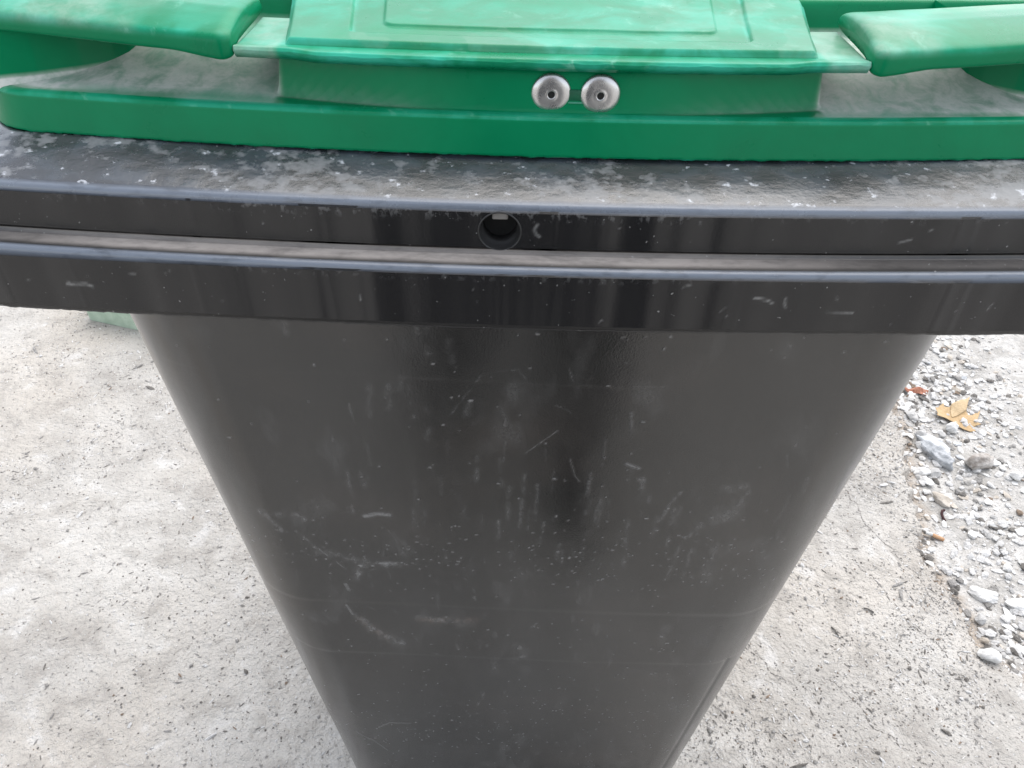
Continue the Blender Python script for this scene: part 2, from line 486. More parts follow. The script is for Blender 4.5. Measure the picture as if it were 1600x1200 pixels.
rock('rock', .965, .915, .032, .060, .022, .30, M['s_blue'], 'bluish grey rough lump of rock, largest in the rubble below the leaf', 3, .55, rough=2.6)
rock('rock', 1.035, .868, .038, .022, .020, .25, M['s_brown'], 'brown sided oblong stone right of the bluish lump', 5, .1)
rock('pebble', .937, .935, .012, .010, .009, .2, M['s_white'], 'bright white small pebble left of the bluish lump', 6, .1)
rock('pebble', .950, .962, .015, .013, .010, 1.2, M['s_grey'], 'light grey rounded pebble touching the bright white one', 7, .1)
rock('pebble', .905, .842, .019, .013, .009, .3, M['s_white'], 'white flat stone nearest the slab edge below the bluish lump', 8, .1)
rock('pebble', .906, .815, .016, .010, .008, -.9, M['s_white'], 'narrow white chip pointing down beside a flat white stone', 9, .1)
rock('pebble', .938, .845, .020, .016, .009, .8, M['s_grey'], 'flat grey stone between white stone and bluish lump', 10, .2)
rock('stone', .917, .765, .028, .016, .009, -.5, M['s_tan'], 'flat tan stone at the slab edge above the cigarette butt', 11, .2)
rock('stone', .845, .393, .022, .017, .013, .2, M['s_white'], 'white rounded stone alone on the slab at the lower right', 12, .1)
rock('stone', 1.032, .985, .017, .015, .014, .4, M['s_white'], 'pale stone just under the stem of the dry leaf', 13, .1)
rock('stone', .958, 1.035, .020, .018, .010, .6, M['s_grey'], 'round flat grey stone between the bin and the dry leaf', 14, .2)
rock('stone', 1.10, .828, .017, .013, .011, -.2, M['s_white'], 'white stone beside the brown splinter at the right', 15, .1)
rock('stone', .905, .53, .030, .017, .010, -.55, M['s_white'], 'large flat white stone in the rubble below the cigarette butt', 16, .2)
rock('stone', .955, .505, .026, .018, .009, -.3, M['s_white'], 'white slab like stone right of the large flat one', 17, .2)
rock('stone', .872, .475, .014, .011, .009, .5, M['s_grey'], 'small grey stone wedged against the slab edge', 18, .1)

# dry leaf, traced outline laid on the ground and curled
def poly_sheet(name, pts, zf, mat, parent=None, thick=.0006, cuts=3):
    import bmesh
    bm = bmesh.new()
    vs = [bm.verts.new((p[0], p[1], 0)) for p in pts]
    f = bm.faces.new(vs)
    if f.normal.z < 0: f.normal_flip()
    bmesh.ops.triangulate(bm, faces=[f])
    for _ in range(cuts):
        bmesh.ops.subdivide_edges(bm, edges=bm.edges[:], cuts=1, use_grid_fill=True)
    for v in bm.verts: v.co.z = zf(v.co.x, v.co.y)
    me = bpy.data.meshes.new(name); bm.to_mesh(me); bm.free()
    for p in me.polygons: p.use_smooth = True
    o = link(name, me, mat, parent)
    md = o.modifiers.new('thick', 'SOLIDIFY'); md.thickness = thick; md.offset = 0
    return o
LZ = [(505, 430), (530, 428), (552, 405), (580, 388), (596, 412), (640, 415), (665, 395), (725, 382), (775, 372), (820, 345), (806, 395), (800, 455),
      (822, 485), (858, 492), (885, 460), (905, 470), (930, 450), (922, 490), (905, 532), (915, 560), (942, 575), (900, 582), (880, 594), (900, 625),
      (850, 626), (770, 602), (700, 566), (660, 545), (590, 520), (520, 500), (528, 475)]
lc = (1.071, 1.032)
def from_zoom(u, v):
    px = 1380 + u / 6 - 800; py = 560 + v / 6 - 600
    q = fwd + rt * (px / 1209) - up * (py / 1209)
    t_ = -(1.21 - .008) / q.z
    return (q.x * t_ - lc[0], -.35 + q.y * t_ - lc[1])
leaf = empty('dry_leaf', (lc[0], lc[1], float(gz(*lc)) + .004))
tag(leaf, 'curled tan maple leaf lying on the pale rubble right of the bin', 'leaf')
lp = [from_zoom(*p) for p in LZ]
def lz(x, y):
    q = .010 * ss(.0, .05, y) + .006 * math.sin(x * 70 + y * 30) * .5 + .006 * ss(.02, .055, x) + .002
    return float(q + .004 * ss(.01, .05, -x))
poly_sheet('blade', lp, lz, M['leafc'], leaf)
fl = [from_zoom(*p) for p in [(652, 402), (725, 384), (775, 374), (818, 349), (804, 395), (798, 452), (740, 478), (672, 500), (655, 450)]]
tag(poly_sheet('folded_lobe', fl, lambda x, y: lz(x, y) + .0015 + .003 * float(ss(.0, .045, y)), M['leafp'], leaf), 'paler folded over lobe of the leaf')
def tube(name, pts, rad, mat, parent=None, seg=10, res=1):
    cu = bpy.data.curves.new(name, 'CURVE'); cu.dimensions = '3D'; cu.bevel_depth = rad; cu.bevel_resolution = 3
    cu.use_fill_caps = True
    sp = cu.splines.new('POLY'); sp.points.add(len(pts) - 1)
    for i, p in enumerate(pts): sp.points[i].co = (*p, 1)
    ob = bpy.data.objects.new(name + '_c', cu)
    dg = bpy.context.evaluated_depsgraph_get()
    COL.objects.link(ob); dg.update()
    me = bpy.data.meshes.new_from_object(ob.evaluated_get(dg)); me.name = name
    bpy.data.objects.remove(ob)
    for p in me.polygons: p.use_smooth = True
    me.materials.clear()
    return link(name, me, mat, parent)
a = from_zoom(668, 548); b = from_zoom(655, 612)
tube('stem', [(a[0], a[1], .006), ((a[0] + b[0]) / 2 + .002, (a[1] + b[1]) / 2, .003), (b[0], b[1], -.001)], .0009, M['chip_b'], leaf)

# red-brown leaf scrap by the bin
sc0 = (1.0, 1.122)
scrap = poly_sheet('leaf_scrap', [(-.035, .018), (-.015, .022), (.005, .012), (.018, .015), (.034, .006), (.026, -.010), (.012, -.020), (.004, -.006), (-.012, -.004), (-.026, -.002)],
                   lambda x, y: .006 + .004 * math.sin(x * 160) + .003 * math.sin(y * 220), M['leafr'])
scrap.location = (sc0[0], sc0[1], float(gz(*sc0)))
tag(scrap, 'torn red brown leaf scrap on the ground beside the bin', 'leaf')
sc2 = (1.092, 1.11)
scrap = poly_sheet('leaf_scrap', [(-.012, -.002), (-.003, .006), (.004, .012), (.010, .000), (.006, -.004), (.001, .003)],
                   lambda x, y: .003 + .002 * math.sin(x * 200), M['chip_b'])
scrap.location = (sc2[0], sc2[1], float(gz(*sc2)))
tag(scrap, 'tiny brown leaf crumb just above the maple leaf', 'leaf')

# cigarette butt, seed, splinters
bt = empty('cigarette_butt', (.862, .668, float(gz(.862, .668)) + .008))
bt.rotation_euler = (0, .12, -.28)
tag(bt, 'crushed cigarette butt with orange filter on the broken slab edge', 'cigarette butt')
tube('paper', [(-.017, 0, 0), (-.010, .0005, 0), (-.003, 0, 0)], .0037, M['paper'], bt)
tube('filter', [(-.003, 0, 0), (.008, -.001, -.001), (.020, -.002, -.002)], .0038, M['filt'], bt)
tube('burnt_tip', [(-.0195, 0, 0), (-.0169, 0, 0)], .0033, M['chip_d'], bt)
pts = []
sd = tube('seed_pod', [(.009, .017, .004), (.003, .014, .006), (-.002, .006, .006), (-.003, -.004, .005), (-.001, -.012, .003)], .0026, M['seed'])
sd.location = (.905, .722, float(gz(.905, .722)))
tag(sd, 'small dark purple curled pod in the rubble above the cigarette butt', 'seed pod')
for i, (sx_, sy_, L, a_, lab) in enumerate([(1.125, .812, .034, -.6, 'short brown wood splinter beside the white stone at the right'),
                                           (.66, .475, .018, -.5, 'dark thin splinter lying alone on the slab left of the rubble'),
                                           (.585, .43, .02, -1.2, 'dark needle like splinter on the slab under the bin side'),
                                           (-.675, .86, .022, .5, 'dark sliver of wood on the slab left of the bin')]):
    q = tube('splinter', [(-L / 2, 0, .002), (-.1 * L, .0012, .003), (L / 2, 0, .002)], .0014, M['chip_b'] if i == 0 else M['chip_d'])
    q.location = (sx_, sy_, float(gz(sx_, sy_))); q.rotation_euler = (0, 0, a_)
    tag(q, lab, 'splinter')

# pale green painted block behind the bin at the left
def bevel_box(name, cx, cy, cz, dx, dy, dz, mat, parent=None, bv=.004, seg=3):
    import bmesh
    bm = bmesh.new(); bmesh.ops.create_cube(bm, size=1)
    for v in bm.verts: v.co = Vector((v.co.x * dx, v.co.y * dy, v.co.z * dz))
    bmesh.ops.bevel(bm, geom=bm.edges[:], offset=bv, segments=seg, profile=.5, affect='EDGES')
    me = bpy.data.meshes.new(name); bm.to_mesh(me); bm.free()
    for p in me.polygons: p.use_smooth = True
    o = link(name, me, mat, parent); o.location = (cx, cy, cz)
    return o
gb = bevel_box('painted_block', -.79, 1.30, .04, .66, .16, .10, M['pgreen'], None, .015, 4)
gb.rotation_euler = (0, 0, -.27)
tag(gb, 'pale green painted concrete block on the ground behind the bin at the left', 'concrete block')

# ------------------------------------------------------------------ the bin
BX = .014
bin_ = empty('wheelie_bin', (BX, .33, 0))
tag(bin_, 'black plastic wheeled bin with a scuffed rim and a green hinged lid', 'wheelie bin')
OFF = np.array([BX, .33, 0.])
def bmesh_at(name, P, Q, mat, parent, **k):
    P = np.asarray(P, float).reshape(-1, 3) - np.array([0, .33, 0])
    return np_mesh(name, P, Q, mat, parent, **k)      # P is given with x relative to the bin's middle

# body ---------------------------------------------------------------
zr = np.concatenate([np.linspace(.045, .15, 30), np.arange(.1515, .985, .00135)])
NF, NC = 420, 70
rows = []
for z in zr:
    hw = .299 - .075 * (.92 - z); y0 = .052 + .068 * (.97 - z)
    y1 = .640 - .075 * (.97 - z)
    r = .082 - .012 * (.97 - z)
    p = path(hw, y0, y1, r, NF, NC, 24, 12)
    rows.append(np.concatenate([p, np.full((len(p), 1), z)], 1))
P = np.stack(rows)
X, Y, Z = P[..., 0].copy(), P[..., 1].copy(), P[..., 2].copy()
front = 1 - ss(.14, .22, Y)
# faint moulded steps and the sunk corner of the foot
zs = Z + .004 * np.sin(X * 9) * front
fs = .35 * (1 - ss(.085, .125, Y))
step = .00025 * ss(.8695, .8725, zs) + .0006 * ss(.571, .579, zs) * 1.0
foot = ss(.478, .472, zs)
step -= .0008 * foot - .0004 * ss(.571, .579, zs)
groove = np.exp(-((np.abs(X) - (.299 - .075 * (.92 - Z) - .045)) / .0028) ** 2) * foot * .0012 * (X > 0)
bul = .004 * (1 - (X / .28) ** 2) * front
dent = .0008 * fbm(X * 8, Z * 6, 61, 3)
P[..., 1] += front * (-step * fs + groove - bul + dent)
P[..., 0] += np.sign(X) * (1 - front) * 0
# wear painted as scratches and scuffs that belong to the plastic
scuff = np.zeros(X.shape); stain = np.zeros(X.shape)
fx, fz = X + BX, Z
mask = front > .05
def stroke(pts, wid, amp, tgt, soft=1.0, brk=0):
    pts = np.array(pts, float)
    x0, z0 = pts.min(0) - wid * 3; x1, z1 = pts.max(0) + wid * 3
    sel = (fx > x0) & (fx < x1) & (fz > z0) & (fz < z1) & mask
    if not sel.any(): return
    a_, b_ = fx[sel], fz[sel]; dm = np.full(a_.shape, 9.)
    for p, q in zip(pts[:-1], pts[1:]):
        v = q - p; L = max(v @ v, 1e-12)
        t = np.clip(((a_ - p[0]) * v[0] + (b_ - p[1]) * v[1]) / L, 0, 1)
        dm = np.minimum(dm, np.hypot(a_ - p[0] - t * v[0], b_ - p[1] - t * v[1]))
    g = np.exp(-(dm / wid) ** 2 * soft)
    if brk: g = g * np.clip(.5 + .9 * fbm(a_ * 260, b_ * 140, brk, 2), 0, 1.2)
    tgt[sel] += amp * g
A = stroke
# marks seen on the front panel (x, z in metres)
A([(-.118, .715), (-.108, .719), (-.098, .718)], .0022, .75, scuff)
A([(-.165, .662), (-.145, .655), (-.128, .648), (-.108, .644), (-.095, .646)], .0050, .30, scuff, brk=3)
A([(-.112, .646), (-.098, .647)], .0022, .55, scuff)
A([(-.128, .642), (-.132, .632), (-.138, .618)], .0030, .40, scuff, brk=4)
A([(-.148, .610), (-.146, .600)], .0018, .5, scuff)
A([(-.152, .572), (-.148, .555)], .0014, .4, scuff)
A([(-.140, .545), (-.132, .530), (-.118, .512), (-.105, .502)], .0052, .40, scuff, brk=5)
A([(-.140, .545), (-.120, .512)], .006, .35, stain, brk=6)
A([(-.085, .553), (-.07, .551), (-.05, .551)], .0045, .36, scuff, brk=7)
A([(-.08, .548), (-.03, .552)], .006, .45, stain, brk=8)
A([(.012, .505), (.020, .495), (.018, .480)], .004, .35, scuff, brk=9)
A([(-.205, .715), (-.198, .705), (-.192, .69)], .0032, .42, scuff, brk=10)
A([(-.190, .712), (-.180, .716), (-.170, .708)], .004, .28, scuff, brk=11)
A([(-.180, .690), (-.158, .655), (-.142, .632)], .0011, .45, scuff, brk=12)
A([(.170, .762), (.186, .764), (.182, .735), (.170, .718), (.160, .712)], .006, .20, scuff, brk=13)
A([(.158, .716), (.152, .70)], .002, .35, scuff, brk=14)
A([(.135, .757), (.128, .738), (.124, .72)], .0018, .34, scuff, brk=15)
for px_, z_, L in [(.062, .765, .028), (.104, .77, .018), (.098, .705, .03), (.146, .66, .05), (.157, .66, .04), (.0, .735, .05), (.012, .742, .07), (.022, .74, .045), (.03, .70, .03),
                   (-.008, .70, .03), (.044, .67, .03), (-.125, .745, .05), (-.025, .78, .03), (.10, .66, .02), (.07, .60, .02), (.11, .47, .015), (-.03, .60, .02), (.085, .835, .02)]:
    A([(px_, z_ + L / 2), (px_ + random.uniform(-.003, .003), z_ - L / 2)], .0018, .26, scuff, brk=int(abs(px_) * 1e4) + 21)
# rubbed area below the rim, left of the middle
for px_, z_, L in [(-.148, .925, .03), (-.145, .94, .015), (-.065, .93, .03), (-.052, .92, .05), (-.072, .85, .03), (-.085, .855, .025), (-.098, .85, .03), (-.058, .83, .035),
                   (-.03, .845, .012), (-.006, .84, .02), (-.075, .868, .01)]:
    A([(px_, z_ + L / 2), (px_ + random.uniform(-.004, .004), z_ - L / 2)], .0026, .20, scuff, brk=int(abs(px_) * 1e4) + 31)
A([(-.16, .8775), (.0, .8715), (.12, .871)], .0006, .10, scuff, brk=40)
A([(.036, .893), (.041, .876), (.049, .862)], .0005, .22, scuff, brk=91)
A([(.026, .853), (.038, .848), (.048, .838)], .0005, .28, scuff, brk=92)
A([(.045, .795), (.05, .775), (.054, .768)], .0006, .25, scuff)
A([(.012, .80), (.034, .825)], .0006, .28, scuff)
A([(.088, .79), (.098, .785)], .0016, .5, scuff)
A([(.092, .771), (.10, .772)], .0018, .5, scuff, brk=51)
A([(-.045, .835), (-.02, .88), (.004, .884), (.012, .872)], .0009, .2, scuff, brk=52)
A([(-.15, .29), (-.135, .305), (-.11, .305)], .0014, .35, scuff)
A([(-.18, .27), (-.16, .25), (-.145, .22)], .0009, .4, scuff)
A([(-.02, .40), (-.03, .36)], .0016, .3, scuff, brk=53)
A([(.155, .45), (.165, .44), (.18, .435)], .0018, .3, scuff, brk=54)
# random fine scratches, upright rubs and specks
for i in range(90):
    z_ = random.betavariate(1.2, 1.5) * .75 + .16; x_ = random.uniform(-.22, .24)
    a_ = random.gauss(1.57, .35) if random.random() < .55 else random.uniform(0, 3.14); L = random.uniform(.003, .03) * random.random() + .003
    A([(x_, z_), (x_ + L * math.cos(a_), z_ + L * math.sin(a_))], random.uniform(.0005, .0009), random.uniform(.08, .34), scuff, brk=i + 200)
for i in range(110):
    z_ = random.gauss(.66, .09); x_ = random.gauss(.05, .11); L = random.uniform(.006, .03)
    A([(x_, z_), (x_ + random.uniform(-.002, .002), z_ + L)], random.uniform(.001, .0028), random.uniform(.06, .20), scuff, brk=i + 60)
for i in range(1500):
    z_ = random.choice([random.uniform(.18, .95), random.uniform(.16, .55), random.gauss(.30, .05), random.gauss(.66, .03)]); x_ = random.uniform(-.23, .25)
    L = random.choice([0, 0, 0, 0, .0009, .0016])
    A([(x_, z_), (x_ + L, z_ + random.uniform(-.0006, .0006))], random.uniform(.0005, .0009), random.uniform(.2, 1.0) ** 1.5, scuff)
# dusty splash towards the foot
pt = np.clip(fbm(fx * 60, fz * 40, 71, 4) * 1.2 - .1, 0, 1) * ss(.42, .2, fz) * np.clip(.6 + fbm(fx * 9, fz * 6, 72, 2), 0, 1)
scuff += pt * .34 * mask
scuff += np.clip(fbm(fx * 45, fz * 22, 73, 4) - .26, 0, 1) * .28 * mask * ss(.95, .9, fz)
stain += np.clip(fbm(fx * 10, fz * 14, 75, 3) - .1, 0, 1) * .16 * mask
body = bmesh_at('body', P, grid_quads(len(zr), P.shape[1], True), M['body'], bin_, attrs={'scuff': np.clip(scuff, 0, 1), 'stain': np.clip(stain, 0, 1)})
# floor of the bin
p = path(.289 - .075 * .875, .052 + .068 * .925, .64 - .075 * .925, .04, 60, 10, 20, 20)
V = np.concatenate([np.concatenate([p, np.full((len(p), 1), .046)], 1), [[0, .35, .046]]]); n = len(p)
bmesh_at('bin_floor', V, np.stack([np.arange(n), (np.arange(n) + 1) % n, np.full(n, n)], 1), M['rubber'], bin_, n=3)

# rim ----------------------------------------------------------------
prof = [(.050, .963, 0), (.030, .959, 0), (.006, .9560, 0), (.0015, .9555, 0), (.0003, .9562, 0), (.0, .9575, 0)]
for z in np.arange(.959, .9915, .0015): prof.append((.0, z, 1))
for a in np.linspace(0, 1, 5): prof.append((.0000 + .0028 * (1 - math.cos(a * 1.45)), .9918 + .0026 * math.sin(a * 1.45), 2))
for a in np.linspace(.15, 1, 8): prof.append((.0026 + .0090 * a, .9945 + .0018 * a, 3))
for a in np.linspace(0, 1, 5)[1:]: prof.append((.0116 + .0022 * math.sin(a * 1.57), .9963 + .0022 * (1 - math.cos(a * 1.57)), 4))
for z in np.arange(.9995, 1.0205, .0010): prof.append((.0140 + .0008 * (z - .9995) / .02, z, 5))
for a in np.linspace(0, 1, 6): prof.append((.0148 + .0028 * (1 - math.cos(a * 1.35)), 1.0210 + .0032 * math.sin(a * 1.35), 6))
for a in np.linspace(.06, 1, 24): prof.append((.0172 + .034 * a, 1.0243 + .0122 * a, 7))
for a in np.linspace(.1, 1, 4): prof.append((.0512 + .02 * a, 1.0365 + .0002 * a, 8))
prof += [(.0725, 1.036, 8), (.073, 1.028, 8), (.073, .97, 8)]
RW, RY1, RR = .362, .73, .055
rows, kinds = [], []
for i, (s_, z, k) in enumerate(prof):
    p = path(RW - s_, s_, RY1 - s_, RR - s_ * .6, 620, 40, 60, 40)
    rows.append(np.concatenate([p, np.full((len(p), 1), z)], 1)); kinds.append(np.full(len(p), k))
P = np.stack(rows); K = np.stack(kinds)
X, Y = P[..., 0].copy(), P[..., 1].copy()
fr = 1 - ss(.08, .35, Y)
def bow(x, y, amp=.0150):
    return amp * np.clip(np.abs(x) / .27, 0, 1.15) ** 2 * (1 - ss(.10, .45, y))
P[..., 1] += bow(X, Y, .0095)
P[..., 2] -= .0018 * (np.abs(X) / .28) ** 2 * (K < 2) * fr
# burr along the lower edge of the skirt
xx = X[0]; saw = ((xx * 1.0 + .003 * vnoise(xx * 20, xx * 0, 81)) / .0125) % 1.0
burr = -(.0004 * (saw < .82) * (.4 + .6 * saw)) * (.4 + .6 * (xx < -.05)) + .0003 * vnoise(xx * 260, xx * 0, 82)
for i in range(2, 6): P[i, :, 2] += burr * (1 if i < 5 else .5)
P[2:5, :, 1] -= .0001 * (vnoise(xx * 300, xx * 0, 83) > .35)
# small nicks on the two highlight edges
for i in range(P.shape[0]):
    if K[i, 0] in (2, 6):
        P[i, :, 2] -= .0003 * np.clip(vnoise(xx * 130, xx * 0 + K[i, 0], 84) - .35, 0, 1)
# lock hole: cut the faces inside the circle and pull the edge onto it
HX, HZ, HR = -.0226, 1.0088, .0109
dx_ = P[..., 0] - HX; dz_ = P[..., 2] - HZ; dist = np.hypot(dx_, dz_)
near = (fr > .9) & (Y < .03) & (K >= 4) & (K <= 6)
Q = grid_quads(len(prof), P.shape[1], True)
inside = ((dist < HR) & near).ravel()
Q2 = Q[~inside[Q].all(1)]
used = np.zeros(inside.size, bool); used[Q2.ravel()] = True
mv = (inside & used).reshape(dist.shape)
P[..., 0] = np.where(mv, HX + dx_ / np.maximum(dist, 1e-6) * HR, P[..., 0])
P[..., 2] = np.where(mv, HZ + dz_ / np.maximum(dist, 1e-6) * HR, P[..., 2])
ledge = (K == 3) * 1.0 + (K == 4) * .5
xr = X + BX
ldens = np.clip(1.0 - ss(.06, .22, xr) * .75 - ss(-.20, -.29, xr) * .55, 0, 1)
inl = ss(.0035, .0075, np.broadcast_to(np.array([q[0] for q in prof])[:, None], K.shape))
LG = ledge * ldens * (.05 + .95 * inl)
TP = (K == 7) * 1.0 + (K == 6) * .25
zed = P[..., 2]
DR = (K == 5) * ss(1.013, 1.0205, zed) * .9 + (K == 1) * ss(.985, .9915, zed) * .5 + (K == 6) * .6
DR = DR * (.25 + .75 * (np.abs(xr + .03) < .13))
MK = np.zeros(X.shape)
def rim_mark(pts, wid, amp, rows_):
    pts = np.array(pts); dm = np.full(X.shape, 9.)
    for p_, q_ in zip(pts[:-1], pts[1:]):
        v_ = q_ - p_; L_ = max(v_ @ v_, 1e-12)
        t_ = np.clip(((xr - p_[0]) * v_[0] + (zed - p_[1]) * v_[1]) / L_, 0, 1)
        dm = np.minimum(dm, np.hypot(xr - p_[0] - t_ * v_[0], zed - p_[1] - t_ * v_[1]))
    MK[:] += amp * np.exp(-(dm / wid) ** 2) * (K == rows_)
rim_mark([(-.247, .9725), (-.236, .9735), (-.233, .9720)], .0008, .5, 1)
rim_mark([(.1295, .9800), (.137, .9785), (.140, .9765)], .0006, .55, 1)
rim_mark([(.1465, .9795), (.1470, .9755), (.1480, .9740)], .0006, .45, 1)
rim_mark([(.171, .9712), (.186, .9702)], .0005, .4, 1)
rim_mark([(.0112, 1.0135), (.0095, 1.0105), (.0105, 1.0080), (.0125, 1.0066)], .0007, .45, 5)
rim_mark([(.205, 1.0060), (.211, 1.0078)], .0006, .4, 5)
_r = random.Random(5)
for i in range(20):
    k_ = _r.choice([1, 1, 5]); a_ = _r.uniform(-.28, .29); b_ = _r.uniform(.962, .989) if k_ == 1 else _r.uniform(1.003, 1.019)
    an_ = _r.uniform(0, 3.14); l_ = _r.choice([0, .001, .002, .004])
    rim_mark([(a_, b_), (a_ + l_ * math.cos(an_) + 1e-5, b_ + l_ * math.sin(an_))], _r.uniform(.0004, .0006), _r.uniform(.15, .5), k_)
ED = ((K == 6) | (K == 2)) * 1.0  # rounded edges that carry the painted highlight
FC = ((K == 5) | (K == 1)) * 1.0
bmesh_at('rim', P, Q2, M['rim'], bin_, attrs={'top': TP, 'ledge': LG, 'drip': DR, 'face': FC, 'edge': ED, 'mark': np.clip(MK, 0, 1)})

# lock socket in the rim
def ring_mesh(name, profile, mat, parent, n=64, closed=False):
    """lathe round the local Y axis; profile = (radius, y)"""
    a = np.linspace(0, 2 * np.pi, n, endpoint=False)
    V = np.stack([np.stack([r_ * np.cos(a), np.full(n, y_), r_ * np.sin(a)], 1) for r_, y_ in profile])
    Qd = grid_quads(len(profile), n, True)
    o = np_mesh(name, V, Qd[:, ::-1], mat, parent)
    return o
yh = .0140 + .0004
lk = ring_mesh('lock_socket', [(.0117, .0001), (.0115, -.0003), (.0110, -.0004), (.0107, .0003), (.0105, .006), (.0094, .0064), (.0092, .012), (.0092, .017), (.004, .0172), (.0001, .0172)], M['hole'], bin_)
lk.location = (HX, yh - .33, HZ)
tg = bevel_box('lock_tongue', 0, .0085, .0072, .0085, .010, .0042, M['lug'], lk, .0008, 2)
bk = ring_mesh('cavity', [(.0089, .0125), (.0001, .0126)], M['dark'], lk)

# lid ----------------------------------------------------------------
LXO = .002                                    # lid sits 2 mm to the right of the bin's middle
lid = empty('lid', (LXO, 0, 0)); lid.parent = bin_
LY0, LHW, LY1 = .046, .321, .72
sprof = [(.004, 1.0372), (.0012, 1.0366), (.0, 1.0374)] + [(.0 + .0028 * t, 1.0374 + .0170 * t) for t in np.linspace(.06, 1, 14)]
sprof += [(.0028 + .0042 * (1 - math.cos(t * 1.5)), 1.0544 + .0030 * math.sin(t * 1.5)) for t in np.linspace(.15, 1, 7)]
ins = list(np.concatenate([np.arange(.0078, .05, .0009), np.arange(.05, .13, .0014), np.linspace(.132, .29, 24)]))
Z0 = 1.0576
def H(x, d, s_):
    ax_ = np.abs(x)
    c = ss(.1475, .1425, ax_)
    dw = .0085 + .0100 * np.clip(ax_ / .14, 0, 1) ** 2
    hc = Z0 + .0230 * ss(0, .0035, d - dw)
    floor = Z0 + .0008 * ss(.01, .02, d) + .0125 * ss(.018, .085, d)
    fl = floor
    back = ss(.104, .114, d)
    fl = fl * (1 - back) + 1.090 * back
    h = hc * c + fl * (1 - c)
    # side walls rise to the lid's shoulder away from the front
    h = np.where(d > .13, np.maximum(h, 1.090), h)
    k = ss(.0, .012, s_ - .004)
    h = h * k + Z0 * (1 - k)
    return h + .05 * ss(.13, .30, d) * ss(.0, .08, s_)
rows, srow = [], []
for s_, z in sprof:
    p = path(LHW - s_, LY0 + s_, LY1 - s_, .036 - s_ * .5, 620, 30, 260, 40, 2.2)
    rows.append(np.concatenate([p, np.full((len(p), 1), z)], 1)); srow.append(s_)
for s_ in ins:
    p = path(LHW - s_, LY0 + s_, LY1 - s_, max(.036 - s_ * .5, .004), 620, 30, 260, 40, 2.2)
    dd = p[:, 1] - LY0
    rows.append(np.concatenate([p, H(p[:, 0], dd, s_)[:, None]], 1)); srow.append(s_)
P = np.stack(rows); Srow = np.broadcast_to(np.array(srow)[:, None], P.shape[:2])
X, Y, Zl = P[..., 0].copy(), P[..., 1].copy(), P[..., 2].copy()
D = Y - LY0; aX = np.abs(X)
P[..., 1] += bow(X, Y)
# rough moulding flash under the skirt
xx = X[0]
fl_ = .00015 * vnoise(xx * 400, xx * 0, 91) + .0009 * np.clip(vnoise(xx * 220, xx * 0, 92) - .62, 0, 1)
for i in range(3): P[i, :, 2] -= fl_ * np.array([.4, 1, .4])[i]
P[1, :, 1] -= .0005 + .0008 * np.clip(vnoise(xx * 260, xx * 0, 93), 0, 1)
onfloor = ss(.1445, .1485, aX) * (Srow > .0085) * (Zl < 1.0735)
dust = onfloor * (.26 + .74 * ss(.010, .022, D) * (1 - .75 * ss(.045, .075, D)))
dust *= .55 + .45 * ss(-.3, .4, fbm(X * 35, Y * 35, 95, 3)) + .95 * (X > 0)  # dusty floor; extra on the right stands in for light behind the grip
dl = np.interp(aX, [.2375, .241, .248, .262, .282, .300, .3125], [.075, .0545, .0475, .0355, .0215, .0115, .006])
dust += 1.0 * np.exp(-((D - dl - .0005) / .0022) ** 2) * ss(.234, .242, aX) * (Srow > .0085) * (D < .065) * (.6 + .4 * vnoise(X * 90, X * 0, 96))
dust += .8 * np.exp(-((aX - .1465) / .0022) ** 2) * ss(.014, .02, D) * (D < .05)
dust += .25 * np.exp(-((D - (.0085 + .01 * np.clip(aX / .14, 0, 1) ** 2) + .0008) / .0012) ** 2) * ss(.04, .10, aX) * (aX < .146)
dust += .9 * np.exp(-(((aX - .272) / .016) ** 2 + ((D - .014) / .004) ** 2))
for a_, b_, c_ in [(-.205, .030, .02), (-.18, .028, .015), (.205, .035, .02)]:
    dust += .5 * np.exp(-(((X - a_) / c_) ** 2 + ((D - b_) / .006) ** 2))
wear = ((Srow > .003) & (Srow < .0085)) * .5 + onfloor * .25
wear = np.where(P[..., 2] < 1.0366, .9, wear)
lb = bmesh_at('lid_shell', P, grid_quads(len(rows), P.shape[1], True), M['green'], lid, attrs={'dust': np.clip(dust, 0, 1), 'wear': np.clip(wear, 0, 1)})
# close the crown of the lid
n = P.shape[1]; last = P[-1]
V = np.concatenate([last, [[0, (LY0 + LY1) / 2, last[:, 2].max() + .004]]])
bmesh_at('lid_crown', V, np.stack([np.arange(n), (np.arange(n) + 1) % n, np.full(n, n)], 1), M['green'], lid, n=3, attrs={'dust': np.zeros(n + 1), 'wear': np.full(n + 1, .5)})

# front strip joining the two grips
def sheet(name, xs, ys, zf, mat, parent, thick, attrs, yf=None, xf=None):
    Xs, Ys = np.meshgrid(xs, ys)
    Xw = xf(Xs, Ys) if xf else Xs
    Zs = zf(Xs, Ys)
    top = np.stack([Xw, Ys + bow(Xw, Ys), Zs], -1)
    o = bmesh_at(name, top, grid_quads(len(ys), len(xs)), mat, parent, attrs={k: f(Xs, Ys) for k, f in attrs.items()})
    md = o.modifiers.new('thick', 'SOLIDIFY'); md.thickness = thick; md.offset = -1
    md.use_rim = True
    return o
def strip_z(x, y):
    t = (y - .0515)
    z = 1.0852 - .0016 * (1 - ss(0, .0025, t)) ** 2
    z = z + .0022 * ss(.118, .135, np.abs(x)) * (1 - ss(.0, .012, t)) * .6
    z = z + .0004 * vnoise(x * 180, x * 0, 101) * (1 - ss(0, .002, t))
    z = z - .006 * ss(.108, .116, y) ** 2
    return z
